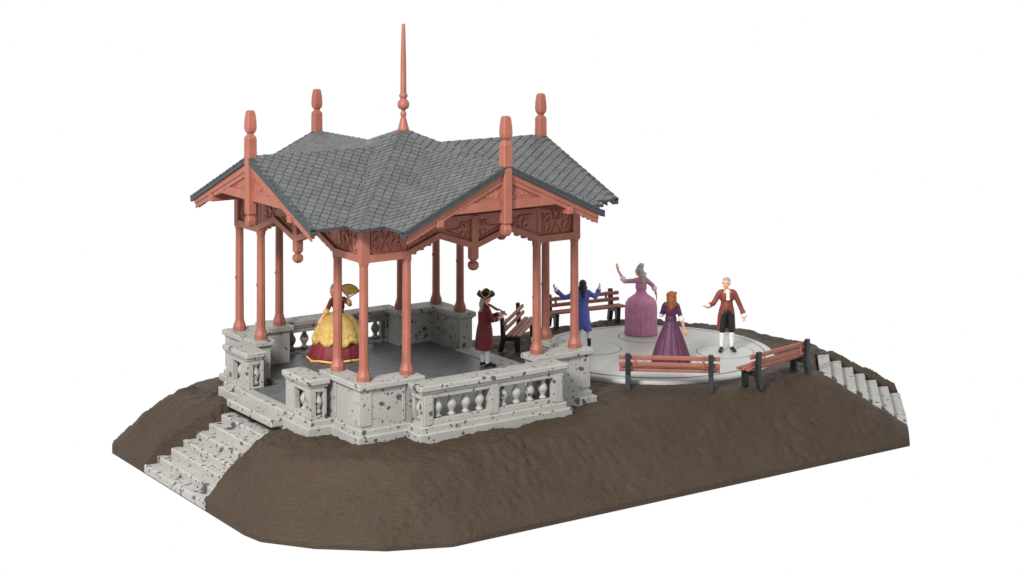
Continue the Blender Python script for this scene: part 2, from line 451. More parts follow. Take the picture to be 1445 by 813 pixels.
# scroll carving
def spiral(cx, cz, r, a0, turns, flip=1, n=18):
    return [(cx+flip*r*(1-.72*i/n)*math.cos(a0+2*math.pi*turns*i/n), cz+r*(1-.72*i/n)*math.sin(a0+2*math.pi*turns*i/n)) for i in range(n+1)]
def carve(name, curves, P, ts, r, parent):
    m = MB()
    for tt in ts:
        for c in curves:
            m.tube([P(a, tt, z) for a, z in c], r, 6, [.55]+[1]*(len(c)-2)+[.5])
    return obj(name, m, M['salmon'], parent, smooth=True)
for key, (P, hs, t0, tg, gw) in SIDES.items():
    ci = 1.70 if key in 'FB' else 1.84; pk = ci*.54
    # corner bays
    for sg in (-1, 1):
        a, b = sg*ci, sg*hs; lo, hi = min(a, b), max(a, b)
        m = MB(); m.plate([(lo-.02, 2.62), (hi-.09, 2.62), (hi-.09, 3.27), (lo-.02, 3.27)] if sg > 0 else [(lo+.09, 2.62), (hi+.02, 2.62), (hi+.02, 3.27), (lo+.09, 3.27)], P, t0-.018, t0+.018)
        fp = obj('frieze_panel', m, M['salmon'], pv, .006)
        m = MB()
        e0, e1 = (lo-.06, hi-.1) if sg > 0 else (lo+.1, hi+.06)
        m.plate([(e0, 2.48), (e1, 2.48), (e1, 2.645), (e0, 2.645)], P, t0-.1, t0+.1)
        obj('frieze_rail', m, M['salmon'], fp, .01); m = MB()
        m.plate([(e0, 3.18), (e1, 3.18), (e1, 3.28), (e0, 3.28)], P, t0-.075, t0+.075)
        obj('frieze_rail', m, M['salmon'], fp, .01)
        c0 = (lo+hi)/2; w = (hi-lo)/2-.12
        cv = [[(c0-w*.30, 3.16), (c0-w*.02, 2.92), (c0+w*.3, 2.68)], [(c0+w*.30, 3.16), (c0+w*.02, 2.92), (c0-w*.3, 2.68)]]
        for q in (-1, 1):
            cv += [spiral(c0+q*w*.66, 2.80, .13, 1.2, .95, q), spiral(c0+q*w*.62, 3.04, .10, -1.3, -.9, q),
                   [(c0+q*w*.95, 2.68), (c0+q*w*.86, 2.88), (c0+q*w*.95, 3.15)]]
        cv.append([(c0-.1, 2.99), (c0, 2.93), (c0+.1, 2.99)])
        carve('scroll_carving', cv, P, (t0-.026, t0+.026), .025, fp)
    # twin arches with the pendant between
    def arch_line(s):
        s = abs(s)
        return 2.83-(s-pk)*(2.83-2.53)/(ci-pk) if s > pk else 2.83-(pk-s)*(2.83-2.52)/pk
    xs = [-ci, -pk, 0, pk, ci]
    m = MB(); rt = (lambda s: 4.27-.455*abs(s)) if key in 'FB' else (lambda s: 4.32-.415*abs(s))
    m.plate([(a, arch_line(a)+.08) for a in xs]+[(ci, rt(ci)), (0, rt(0)), (-ci, rt(ci))], P, t0-.018, t0+.018)
    ap = obj('arch_panel', m, M['salmon'], pv)
    m = MB()
    for i in range(4):
        a, b = xs[i], xs[i+1]; j = .002*i
        m.plate([(a, arch_line(a)-.01), (b, arch_line(b)-.01), (b, arch_line(b)+.13), (a, arch_line(a)+.13)], P, t0-.095-j, t0+.095+j)
    m.plate([(-ci, 3.18), (ci, 3.18), (ci, 3.27), (-ci, 3.27)], P, t0-.07, t0+.07)
    obj('arch_rail', m, M['salmon'], ap, .01)
    cv = []
    for q in (-1, 1):
        cv += [spiral(q*.28, 2.86, .11, 2.6, .9, q), spiral(q*.30, 3.05, .09, -2.4, -.9, q), [(q*.16, 3.12), (q*.42, 2.98), (q*.72, 2.98)],
               [(q*.14, 2.74), (q*.45, 2.86), (q*.68, 2.96)], spiral(q*(ci-.32), 2.92, .12, .6, .9, q), spiral(q*(ci-.30), 3.08, .07, -1, -.9, q),
               [(q*(pk-.02), 3.14), (q*(pk+.25), 3.05), (q*(ci-.5), 2.88)], [(q*(pk+.1), 2.93), (q*(pk+.3), 3.12), (q*(ci-.12), 3.14)]]
    carve('scroll_carving', cv, P, (t0-.026, t0+.026), .024, ap)
    # corbel steps under the outer arches
    for q in (-1, 1):
        for k in range(3):
            m = MB(); s = pk+(ci-pk)*(.30+.24*k); z = arch_line(s)
            m.plate([(q*(s-.045), z-.055), (q*(s+.045), z-.055), (q*(s+.045), z+.05), (q*(s-.045), z+.05)], P, t0-.06, t0+.06)
            obj('corbel', m, M['salmon'], ap, .012)
    # pendant
    x, y, _ = P(0, t0, 0)
    m = MB(); m.sq([(3.24, .095), (2.31, .095), (2.28, .078), (2.255, .052), (2.24, .052), (2.22, .080), (2.19, .098), (2.11, .098), (2.07, .075), (2.04, .045)], x, y)
    obj('pendant', m, M['salmon'], pv, .008)
    # purlins carrying the gable
    for q in (-1, 1):
        sc = q*gw*.655; zc = 3.37
        m = MB(); m.plate([(sc-.085, zc-.085), (sc+.085, zc-.085), (sc+.085, zc+.085), (sc-.085, zc+.085)], P, t0-.1, tg+.07)
        obj('purlin', m, M['salmon'], pv, .025)
    # gable
    ap_, ez, ex = 4.37, 3.27, gw-.12
    if key in 'RB': ez, ex = 3.34, gw-.30
    cs, cz = gw*.52, 3.52
    m = MB()
    m.plate([(-ex, ez), (-ex+.02, ez-.21), (-cs, cz), (cs, cz), (ex-.02, ez-.21), (ex, ez), (0, ap_)], P, tg-.10, tg-.02)
    gb = obj('gable', m, M['salmon'], pv, .008)
    for q in (-1, 1):
        m = MB(); sl = (ap_-ez)/ex
        def ln(s, d): return ap_-sl*abs(s)-d
        m.plate([(q*.09, ln(.09, 0)), (q*(ex+.02), ln(ex+.02, 0)), (q*(ex+.02), ln(ex+.02, .25)), (q*.09, ln(.09, .25))], P, tg-.025, tg+.02)
        m.plate([(q*.09, ln(.09, -.005)), (q*(ex+.02), ln(ex+.02, -.005)), (q*(ex+.02), ln(ex+.02, .15)), (q*.09, ln(.09, .15))], P, tg-.02, tg+.045)
        for k in range(3):                                   # stepped ends under the board
            s = ex-.12-.13*k
            m.plate([(q*s, ln(s, .1)), (q*(s+.07), ln(s, .1)), (q*(s+.07), ln(s, .275)), (q*s, ln(s, .275))], P, tg-.06, tg-.005)
        obj('bargeboard', m, M['salmon'], gb, .01)
    m = MB(); w_ = cs+.10
    m.plate([(-w_, cz+.005), (w_, cz+.005), (w_-.35, cz+.2), (-w_+.35, cz+.2)], P, tg-.03, tg+.012)
    obj('collar_beam', m, M['salmon'], gb, .01)
    cv = []
    for q in (-1, 1):
        cv += [[(q*.18, 4.08), (q*.26, 3.96), (q*.19, 3.84), (q*.27, 3.76)], spiral(q*.42, 3.86, .09, 2.8, .8, q), [(q*.48, 3.78), (q*.62, 3.86), (q*.78, 3.80), (q*.92, 3.79)],
               [(q*.34, 3.98), (q*.46, 3.97), (q*.55, 3.92)], [(q*.16, ln(.16, .30)), (q*(cs-.32), ln(cs-.32, .30))]]
    carve('scroll_carving', cv, P, (tg-.022,), .018, gb)
    x, y, _ = P(0, tg-.0, 0)
    m = MB(); m.sq([(2.96, .05), (3.0, .085), (3.10, .10), (3.17, .085), (3.19, .07), (3.215, .07), (3.24, .10), (4.44, .105), (4.46, .112), (4.90, .108), (4.935, .098), (4.975, .062), (5.01, .062), (5.06, .098), (5.14, .110), (5.30, .104), (5.44, .088), (5.50, .074), (5.515, .05)], x, y, .14)
    obj('finial_post', m, M['salmon'], gb, .008)

# roof
def clip(poly, sub):
    n = len(poly)
    for i in range(n):
        a, b = poly[i], poly[(i+1) % n]; out = []
        f = lambda p: (b[0]-a[0])*(p[1]-a[1])-(b[1]-a[1])*(p[0]-a[0])
        for k in range(len(sub)):
            p, q = sub[k], sub[(k+1) % len(sub)]; fp, fq = f(p), f(q)
            if fp >= 0: out.append(p)
            if fp*fq < 0:
                t_ = fp/(fp-fq); out.append((p[0]+(q[0]-p[0])*t_, p[1]+(q[1]-p[1])*t_))
        sub = out
        if len(sub) < 3: return []
    return sub
deck = MB(); sh = MB()
def facet(pts, down, hrow=.178, wt=.182):
    pts = [Vector(p) for p in pts]
    n = Vector((0, 0, 0))
    for i in range(len(pts)): n += (pts[i]-pts[0]).cross(pts[(i+1) % len(pts)]-pts[0])
    n.normalize()
    if n.z < 0: n = -n; pts = pts[::-1]
    ev = -Vector(down); ev = (ev-n*ev.dot(n)).normalized()
    if ev.z < 0: ev = -ev
    eu = ev.cross(n)
    o = pts[0]
    P2 = [((p-o).dot(eu), (p-o).dot(ev)) for p in pts]
    dn = Vector((0, 0, -.045))
    top = [p-n*.004 for p in pts]
    deck.loft([[p+dn for p in top], top])
    u0, u1 = min(p[0] for p in P2), max(p[0] for p in P2); v0, v1 = min(p[1] for p in P2), max(p[1] for p in P2)
    row = 0; v = v0-random.random()*.1
    while v < v1:
        u = u0-wt+random.uniform(-.012, .012)
        while u < u1:
            w = wt; g = .005+random.uniform(0, .003)
            vj = v+random.uniform(0, .014)
            q = clip(P2, [(u+g, vj), (u+w-g, vj+random.uniform(-.01, .01)), (u+w-g, v+hrow), (u+g, v+hrow)])
            if len(q) >= 3:
                hb = random.uniform(.013, .020); sk = random.uniform(-.06, .06)
                T = [o+eu*a+ev*b+n*(.010+hb*max(0, 1-(b-v)/hrow)+sk*(a-u-w/2)) for a, b in q]
                B = [o+eu*a+ev*b for a, b in q]
                sh.loft([B, T])
            u += w
        v += hrow; row += 1
AP = 4.88
for sx in (-1, 1):
    for sy in (-1, 1):
        vx = (2.39*sx, 2.95*sy, -1.225); vy = (2.56*sx, 2.62*sy, -1.175); hp_ = (3.17*sx, 3.52*sy, -1.64)
        facet([(4.0*sx, 0, 4.50), (4.0*sx, 2.97*sy, 3.27), (3.15*sx, 2.95*sy, 3.275), (.746*sx, 0, 4.50)], vx)
        facet([(0, 4.33*sy, 4.46), (2.58*sx, 4.33*sy, 3.28), (2.56*sx, 3.5*sy, 3.285), (0, .922*sy, 4.46)], vy)
        facet([(0, 0, AP), (.746*sx, 0, 4.50), (3.15*sx, 2.95*sy, 3.275), (3.17*sx, 3.52*sy, 3.27)], hp_)
        facet([(0, 0, AP), (0, .922*sy, 4.46), (2.56*sx, 3.5*sy, 3.285), (3.17*sx, 3.52*sy, 3.27)], hp_)
rf = obj('roof', deck, M['slate_dark'], pv)
for key, (P, hs, t0, tg, gw) in SIDES.items():
    az, te = (4.46, 4.33) if key in 'FB' else (4.50, 4.0)
    sl = (az-3.275)/(gw+.02)
    for q in (-1, 1):
        m = MB(); e = gw+.03; f = lambda a, d: (q*a, az-sl*a-d)
        m.plate([f(0, .0), f(e, -.005), f(e, .118), f(0, .118)], P, te-.16, te+.012)
        for k in range(17):                                  # stepped slate ends along the verge
            a = e*k/17; b = e*(k+1)/17
            m.plate([f(a, -.012), f(b, -.03), f(b, .03), f(a, .03)], P, te-.12, te+.018+.006*(k % 2))
        obj('slate_verge', m, M['slate_dark'], rf, .006)
obj('slate_shingles', sh, M['slate'], rf)
m = MB(); m.lathe([(4.80, .135), (4.90, .13), (4.93, .115), (5.14, .062), (5.18, .055), (5.20, .07), (5.235, .075), (5.265, .06), (5.29, .042), (5.33, .06), (5.36, .115), (5.41, .135), (5.48, .135), (5.53, .115), (5.56, .075), (5.60, .075), (5.63, .10), (5.67, .10), (5.70, .075), (5.72, .072), (6.5, .064), (7.30, .042), (7.32, .035)], 0, 0, 20)
obj('spire', m, M['salmon'], pv, smooth=True)

# ------------------------------------------------------------------ benches
def make_bench(loc, ang, label):
    b = thing('park_bench', label, 'bench', loc, ang, 'pink slatted park benches')
    for s in (-1, 1):
        x = s*.95; m = MB(); P = lambda a, t_, z: (t_, a, z)
        m.plate([(-.34, 0), (-.22, 0), (-.155, .30), (-.20, .86), (-.29, .86), (-.27, .36)], P, x-.06, x+.06)        # rear post; back is -y
        m.plate([(-.20, .27), (.22, .30), (.25, .41), (-.20, .385)], P, x-.055, x+.055)
        m.plate([(.10, 0), (.215, 0), (.235, .36), (.07, .33)], P, x-.053, x+.053)
        obj('leg_frame', m, M['black'], b, .012)
        m = MB(); m.box(x-s*.17-.03, x-s*.17+.03, -.20, -.165, .52, .80); obj('cleat', m, M['salmon'], b, .01)
    for nm, y, z, th, h in (('back_slat', -.155, .745, .03, .05), ('back_slat', -.135, .585, .03, .05), ('seat_slat', -.06, .435, .055, .03), ('seat_slat', .075, .44, .055, .03), ('seat_slat', .205, .445, .055, .03)):
        m = MB(); m.box(-1.16, 1.16, y-th, y+th, z-h, z+h)
        obj(nm, m, M['salmon'], b, .022, seg=3)
GZ = -1.10
def rotv(a, x, y): return (x*math.cos(a)-y*math.sin(a), x*math.sin(a)+y*math.cos(a))
def bench_from_rear(p, q, label):      # feet of the two rear posts; faces to the left of p->q
    a = math.atan2(q[1]-p[1], q[0]-p[0]); c = ((p[0]+q[0])/2, (p[1]+q[1])/2)
    o = rotv(a, 0, .28)
    make_bench((c[0]+o[0], c[1]+o[1], GZ), a, label)
bench_from_rear((4.0, -3.31), (5.49, -4.56), 'pink slatted bench seen from behind, in front of the woman with auburn hair')
bench_from_rear((6.62, -4.95), (8.47, -4.60), 'pink slatted bench on bare earth beside the far stone steps')
bench_from_rear((8.45, 3.05), (6.45, 3.3), 'pink slatted bench facing the viewer behind the man in the blue coat')
bench_from_rear((5.2, 2.90), (3.78, 1.56), 'pink slatted bench seen end on beside the tricorn-hatted man, next to the pavilion')

# ------------------------------------------------------------------ people
CAMYAW = .97
FACE_AWAY = CAMYAW-math.pi/2
def hand(mb, w, d, nrm, sc=1.0, curl=.5, thumb=1):
    w, d, nrm = Vector(w), Vector(d).normalized(), Vector(nrm).normalized()
    nrm = (nrm-d*nrm.dot(d)).normalized(); s = d.cross(nrm)
    rot = Matrix((s, d, nrm)).transposed()
    mb.ell(w+d*.045*sc, (.040*sc, .055*sc, .018*sc), rot)
    for i, L in enumerate((.070, .082, .076, .058)):
        a = w+d*.085*sc+s*(i-1.5)*.021*sc
        b = a+(d*.9+nrm*curl*.5+s*(i-1.5)*.08)*L*.55*sc
        c = b+(d*(1-curl)+nrm*curl*1.2)*L*.5*sc
        mb.chain([a, b, c], [.0125*sc, .0115*sc, .0095*sc])
    a = w+d*.03*sc-s*thumb*.032*sc; b = a+(d*.6-s*thumb*.75+nrm*.3)*.04*sc; c = b+(d*.9-s*thumb*.2+nrm*.4)*.032*sc
    mb.chain([a, b, c], [.015*sc, .0135*sc, .0105*sc])
def head(mb, c, yaw, tilt=0):
    c = Vector(c); rot = Matrix.Rotation(yaw, 3, 'Z') @ Matrix.Rotation(tilt, 3, 'X')
    q = lambda x, y, z: c+rot @ Vector((x, y, z))
    mb.ell(q(0, -.005, .02), (.083, .102, .105), rot); mb.ell(q(0, .028, -.045), (.062, .070, .078), rot)
    mb.ell(q(0, .072, -.098), (.026, .022, .020), rot)
    mb.cap(q(0, .098, .012), .011, q(0, .118, -.030), .016)
    mb.ell(q(0, .094, -.062), (.026, .012, .012), rot)
    for s in (-1, 1):
        mb.ell(q(.082*s, -.008, -.012), (.012, .022, .034), rot)
        mb.ell(q(.034*s, .088, .030), (.026, .010, .010), rot)
    return q, rot
def face_paint(q, rot, parent):
    for s in (-1, 1):
        m = MB(); m.ell(q(.033*s, .093, .010), (.013, .006, .0075), rot, 10, 8); obj('eye', m, M['eye'], parent, smooth=True)
    m = MB(); m.ell(q(0, .105, -.062), (.022, .006, .008), rot, 10, 8); obj('mouth', m, M['lips'], parent, smooth=True)
def body(root, hd, yaw, arms, legs, tilt=0, hands=None, fem=False):
    """arms: (shoulder, elbow, wrist) twice; legs: (hip, knee, ankle, toe) twice"""
    mb = MB()
    mb.ell((0, 0, .96), (.145, .105, .13)); mb.ell((0, 0, 1.13), (.095 if fem else .130, .075 if fem else .092, .15))
    mb.ell((0, .012 if fem else .005, 1.32), (.135 if fem else .172, .088 if fem else .112, .17)); mb.cap((-.14, 0, 1.415), .054, (.14, 0, 1.415), .054)
    h = Vector(hd); mb.cap((0, -.005, 1.43), .06, h-Vector((0, 0, .07)), .05)
    q, rot = head(mb, h, yaw, tilt)
    for i, (s, e, w) in enumerate(arms):
        mb.chain([s, e, w], [.052, .042, .030])
        d = Vector(w)-Vector(e)
        dd, nn, cu, th = (hands[i] if hands else None) or (d, (0, 1, 0), .45, 1)
        hand(mb, w, dd or d, nn, 1.12, cu, th)
    for hp, k, a, t_ in legs:
        mb.chain([hp, k, a], [.085, .058, .042]); mb.cap(a, .042, t_, .034)
    sculpt('body', mb, M['skin'], root, .0095, 3)
    return q, rot
def pleated(name, root, mat, prof, n, amp, seed=0, sx=1, sy=1, cx=0, cy=0, seg=144, hem=0, lean=0):
    """prof (z, radius, pleat depth 0..1)"""
    m = MB(); rings = []
    for z, r, a in prof:
        ring_ = []
        for k in range(seg):
            th = 2*math.pi*k/seg
            w = math.sin(n*th+.6*math.sin(3*th+seed))*.65+math.sin(n*1.9*th+seed)*.35 if n else 0
            rr = r*(1+amp*a*w)
            ring_.append((cx+lean*max(0, .9-z)+sx*rr*math.cos(th), cy+sy*rr*math.sin(th), z+hem*a*math.sin(n*th*.5+seed)))
        rings.append(ring_)
    m.loft(rings); return obj(name, m, mat, root, smooth=True)
def gown_top(root, mat, arms, fem=.148, cut=1.0, name='bodice', waist=1.08):
    mb = MB(); mb.ell((0, 0, waist), (.130, .112, .17)); mb.ell((0, .0, 1.24), (.152, .125, .17)); mb.ell((0, .03, 1.31), (.145, .115, .10))
    mb.ell((0, -.02, 1.385), (.168, .092, .085)); mb.cap((-.13, -.01, 1.41), .068, (.13, -.01, 1.41), .068); mb.ell((0, 0, 1.06), (.150, .125, .13))
    for s, e, w in arms:
        s, e, w = Vector(s), Vector(e), Vector(w); mb.chain([s, e+(s-e)*.0], [.064, .056])
    return sculpt(name, mb, mat, root, .012, 4)
def cuff(root, e, w, f0, f1, r0, r1, mat, name='cuff'):
    e, w = Vector(e), Vector(w); mb = MB(); mb.cap(e+(w-e)*f0, r0, e+(w-e)*f1, r1); return sculpt(name, mb, mat, root, .011, 2)
def legs_std(dx=.09, spread=0): return [((s*dx, 0, .9), (s*(dx+.01+spread), .015, .49), (s*(dx+.015+spread*1.5), -.01, .085), (s*(dx+.035+spread*1.5), .13, .045)) for s in (-1, 1)]
def stockings(root, legs, name='stockings'):
    mb = MB()
    for hp, k, a, t_ in legs:
        k, a = Vector(k), Vector(a); mb.chain([k+Vector((0, 0, .03)), k+(a-k)*.12, k+(a-k)*.35+Vector((0, -.012, 0)), a], [.064, .066, .066, .048])
    return sculpt(name, mb, M['white'], root, .011, 3)
def shoes(root, legs):
    for hp, k, a, t_ in legs:
        a, t_ = Vector(a), Vector(t_); mb = MB(); d = (t_-a)
        mb.cap(a-Vector((0, 0, .01)), .053, t_, .045); mb.ell(a+Vector((0, -.03, -.035)), (.045, .05, .045))
        mb.ell(t_+d*.15, (.048, .06, .036))
        mb.ell((a+t_)/2+Vector((0, .01, .035)), (.035, .03, .03))
        sculpt('shoe', mb, M['shoe'], root, .010, 2)
def breeches(root, legs):
    mb = MB(); mb.ell((0, 0, .95), (.165, .125, .12))
    for hp, k, a, t_ in legs:
        k = Vector(k); mb.chain([hp, k+Vector((0, 0, .0))], [.100, .073])
    return sculpt('breeches', mb, M['breeches'], root, .012, 3)
def coat(root, mat, arms, lofts, sleeve=1.0, name='coat'):
    mb = MB()
    mb.ell((0, 0, 1.12), (.152, .122, .17)); mb.ell((0, 0, 1.30), (.185, .135, .17)); mb.cap((-.14, -.005, 1.41), .073, (.14, -.005, 1.41), .073)
    mb.cap((0, -.02, 1.44), .075, (0, -.02, 1.47), .068)
    for s, e, w in arms:
        s, e, w = Vector(s), Vector(e), Vector(w); mb.chain([s, e, e+(w-e)*.78], [.070, .060, .056])
        mb.cap(e+(w-e)*.68, .064, e+(w-e)*.82, .068)
    for rings in lofts:
        R_ = []
        for z, cx, cy, rx, ry in rings:
            R_.append([(cx+rx*math.cos(2*math.pi*k/20), cy+ry*math.sin(2*math.pi*k/20), z) for k in range(20)])
        mb.loft(R_)
    return sculpt(name, mb, mat, root, .012, 3)

# --- woman in yellow and maroon, in the pavilion
p = thing('person', 'woman in a wide yellow overskirt and maroon gown standing inside the pavilion', 'person', (-.33, 2.51, -.88), FACE_AWAY+math.pi+R(8))
arms = [((.17, 0, 1.39), (.275, -.01, 1.16), (.40, .06, .98)), ((-.17, 0, 1.39), (-.27, .08, 1.30), (-.22, .14, 1.46))]
q, rot = body(p, (.13, .02, 1.60), -.35, arms, legs_std(), hands=[None, ((.0, .1, 1), (1, .3, 0), .7, -1)], fem=True)
face_paint(q, rot, p)
gown_top(p, M['maroon'], arms)
cuff(p, arms[0][1], arms[0][2], -.05, .25, .062, .075, M['gold'])
cuff(p, arms[1][1], arms[1][2], .1, .4, .055, .066, M['gold'])
pleated('underskirt', p, M['maroon'], [(.03, .66, 1), (.10, .665, 1), (.30, .60, .8), (.5, .50, .5), (.6, .45, .5), (.95, .22, .2)], 13, .025, 1, lean=.10)
pleated('hem_trim', p, M['gold'], [(.004, .655, 1), (.012, .685, 1), (.05, .682, 1), (.06, .655, 1)], 13, .03, 1, hem=.012, lean=.10)
pleated('overskirt', p, M['yellow'], [(.38, .50, 1), (.40, .60, 1), (.46, .625, 1), (.53, .615, .8), (.525, .565, .8), (.62, .575, .8), (.70, .56, .6), (.705, .53, .6), (.82, .49, .5), (.93, .41, .4), (1.02, .29, .3), (1.09, .14, .15), (1.12, .10, 0)], 17, .034, 2, hem=.05, lean=.04)
mb = MB(); mb.ell(q(0, -.03, .05), (.098, .105, .10)); mb.ell(q(0, -.06, .12), (.075, .075, .07)); mb.cap(q(.0, -.1, .02), .06, q(0, -.1, -.1), .04)
sculpt('hair', mb, M['grey_hair'], p, .012, 3)
W = p.matrix_basis
fn = thing('hand_fan', 'open golden fan raised in the hand of the woman in yellow', 'fan', (0, 0, 0))
hw = Matrix.Rotation(p.rotation_euler.z, 3, 'Z') @ Vector((-.22, .18, 1.55)) + Vector(p.location)
fn.location = hw; fn.rotation_euler = (0, R(-10), CAMYAW-math.pi/2)
m = MB(); N = 18; A = []; Bq = []
for k in range(N+1):
    a = R(14+112*k/N); zz = .012*(1 if k % 2 else -1)
    A.append((.035*math.cos(a), zz*.3, -.03+.035*math.sin(a))); Bq.append((.29*math.cos(a), zz, -.03+.29*math.sin(a)))
for k in range(N):
    f = [A[k], A[k+1], Bq[k+1], Bq[k]]
    m.loft([[(x, y-.006, z) for x, y, z in f], [(x, y+.006, z) for x, y, z in f]])
obj('fan_leaf', m, M['gold'], fn)
m = MB()
for k in (0, N): m.tube([(0, 0, -.07), Bq[k]], .013, 8)
m.tube(Bq, .011, 6); obj('fan_sticks', m, M['maroon'], fn)

# --- man in tricorn with violin
p = thing('person', 'man in tricorn hat and long dark red coat playing a violin in the pavilion', 'person', (2.10, -.27, -.88), FACE_AWAY-math.pi/2+R(22))
arms = [((.17, 0, 1.39), (.21, .10, 1.13), (.10, .27, 1.13)), ((-.17, .02, 1.39), (-.19, .18, 1.13), (-.08, .40, 1.19))]
lg = [((s*.09, 0, .9), (s*.10, .01+.02*s, .49), (s*.10, .02*s, .085), (s*.12, .15+.02*s, .045)) for s in (-1, 1)]
q, rot = body(p, (0, .03, 1.625), .1, arms, lg, hands=[((-.2, .9, .3), (-1, 0, .2), .8, 1), ((.3, .9, .3), (1, 0, .3), .85, -1)])
face_paint(q, rot, p); stockings(p, lg); shoes(p, lg); breeches(p, lg)
coat(p, M['maroon'], arms, [[(1.30, 0, -.02, .17, .15), (1.05, 0, -.01, .165, .155), (.9, 0, -.015, .20, .185), (.65, 0, -.02, .22, .215), (.42, 0, -.02, .235, .225)]])
for a in arms: cuff(p, a[1], a[2], .84, .98, .052, .060, M['white'])
mb = MB(); mb.ell(q(0, -.03, .03), (.095, .095, .09)); mb.cap(q(0, -.10, -.02), .055, q(0, -.13, -.14), .06); mb.cap(q(0, -.13, -.14), .06, q(.04, -.13, -.30), .04)
sculpt('hair', mb, M['grey_hair'], p, .012, 3)
m = MB(); rings = []; HS = 1.10
for rr, zz, up in ((.09, .06, 0), (.16, .055, .10), (.195, .075, 1), (.185, .10, 1), (.15, .075, .2), (.105, .075, 0), (.100, .14, 0), (.075, .185, 0), (.02, .20, 0)):
    rg = []
    for k in range(48):
        a = 2*math.pi*k/48+math.pi/2; tri = math.cos(3*(a-math.pi/2))
        lift = up*.14*(1-tri)/2-.03; r_ = HS*rr*(1+.10*tri*min(1, up*2)-.12*up*(1-tri)/2)
        rg.append(q(r_*math.cos(a), -.01+r_*math.sin(a), zz+lift))
    rings.append(rg)
m.loft(rings); hat = obj('tricorn_hat', m, M['hat'], p, smooth=True)
m = MB()
edge = [rings[2][k] + (rings[3][k]-rings[2][k])*.6 for k in range(48)]
m.tube(edge+[edge[0]], .012, 6, cap=False); obj('hat_trim', m, M['gold'], hat, smooth=True)
ca, sa = math.cos(p.rotation_euler.z), math.sin(p.rotation_euler.z)
vl = thing('violin', 'dark brown violin held under the chin of the man in the tricorn hat', 'violin', (0, 0, 0))
vl.location = p.location; vl.rotation_euler = (0, 0, p.rotation_euler.z)
m = MB(); o_, ax = Vector((-.10, .10, 1.47)), Vector((.08, .82, -.55)).normalized(); sd = ax.cross(Vector((0, 0, 1))).normalized(); up = sd.cross(ax)
rv = Matrix((sd, ax, up)).transposed()
for a, w, l in ((.09, .105, .095), (.17, .075, .09), (.25, .09, .08)): m.ell(o_+ax*a, (w, l, .030), rv)
sculpt('violin_body', m, M['violin'], vl, .009, 2)
m = MB(); m.tube([o_+ax*.30+up*.03, o_+ax*.52+up*.02], .017, 8); m.ell(o_+ax*.54+up*.015, (.022, .035, .024), rv); obj('neck', m, M['black'], vl, smooth=True)
m = MB()
for k in (-1, 0, 1): m.tube([o_+ax*.10+up*.045+sd*.012*k, o_+ax*.50+up*.043+sd*.006*k], .003, 5)
obj('strings', m, M['gold'], vl)

# --- man in blue, seen from behind
p = thing('person', 'man in blue tailcoat seen from behind with both arms spread wide', 'person', (5.36, .22, -.972), FACE_AWAY+R(4))
arms = [((-.18, 0, 1.38), (-.44, .05, 1.27), (-.66, .10, 1.45)), ((.18, 0, 1.38), (.34, .12, 1.27), (.44, .22, 1.43))]
lg = [((-.09, 0, .9), (-.10, .03, .49), (-.10, -.01, .085), (-.12, .12, .045)), ((.08, 0, .9), (.13, .08, .56), (.15, -.10, .27), (.16, -.07, .13))]
q, rot = body(p, (0, .01, 1.60), .1, arms, lg, hands=[((-.5, 0, .9), (1, .3, 0), .5, 1), ((.25, .1, .9), (-1, .3, 0), .5, -1)])
stockings(p, lg); shoes(p, lg); breeches(p, lg)
coat(p, M['blue'], arms, [[(1.12, 0, 0, .15, .12), (.98, 0, -.01, .148, .135), (.84, 0, -.03, .17, .15), (.62, 0, -.06, .205, .155), (.56, 0, -.065, .19, .14)],
    [(.70, -.08, -.05, .115, .14), (.56, -.105, -.07, .105, .14), (.50, -.118, -.085, .102, .12)], [(.70, .08, -.05, .115, .14), (.55, .105, -.07, .105, .14), (.47, .125, -.085, .108, .12)]])
for a in arms: cuff(p, a[1], a[2], .80, .97, .050, .062, M['white'])
mb = MB(); mb.ell(q(0, -.025, .03), (.100, .112, .108)); mb.ell(q(0, -.07, -.03), (.085, .07, .08)); mb.cap(q(0, -.105, -.05), .055, q(-.01, -.13, -.28), .045); mb.ell(q(-.08, -.02, -.07), (.04, .05, .06)); mb.ell(q(.08, -.02, -.07), (.04, .05, .06))
sculpt('hair', mb, M['black_hair'], p, .012, 2)
m = MB(); m.ell(q(-.005, -.125, -.15), (.075, .03, .035)); obj('hair_ribbon', m, M['black'], p, smooth=True)

# --- woman in mauve, grey wig, seen from behind
p = thing('person', 'grey-wigged woman in a mauve gown seen from behind raising one arm', 'person', (7.60, .68, -.972), FACE_AWAY)
arms = [((-.16, 0, 1.39), (-.43, .03, 1.37), (-.60, .08, 1.66)), ((.16, 0, 1.39), (.33, .02, 1.24), (.40, .10, 1.02))]
q, rot = body(p, (-.05, .02, 1.63), .85, arms, legs_std(), hands=[((-.3, 0, 1), (1, .4, 0), .5, 1), ((.15, .1, -1), (-1, .2, 0), .4, -1)], fem=True)
face_paint(q, rot, p)
gown_top(p, M['mauve'], arms)
for a in arms: cuff(p, a[1], a[2], -.02, .22, .056, .078, M['white'])
pleated('skirt', p, M['mauve'], [(.004, .415, 1), (.03, .425, 1), (.3, .41, .9), (.55, .415, .7), (.72, .415, .5), (.84, .395, .35), (.93, .335, .2), (1.0, .235, .1), (1.06, .155, 0), (1.10, .12, 0)], 19, .035, 3, 1.0, .86)
mb = MB(); mb.ell(q(0, -.02, .05), (.102, .112, .105)); mb.ell(q(0, -.05, .13), (.088, .085, .07)); mb.ell(q(0, -.06, .185), (.055, .055, .04))
for k in range(7):
    a = k*.9; mb.ell(q(.055*math.cos(a), -.05+.055*math.sin(a), .12+.012*k), (.034, .034, .03))
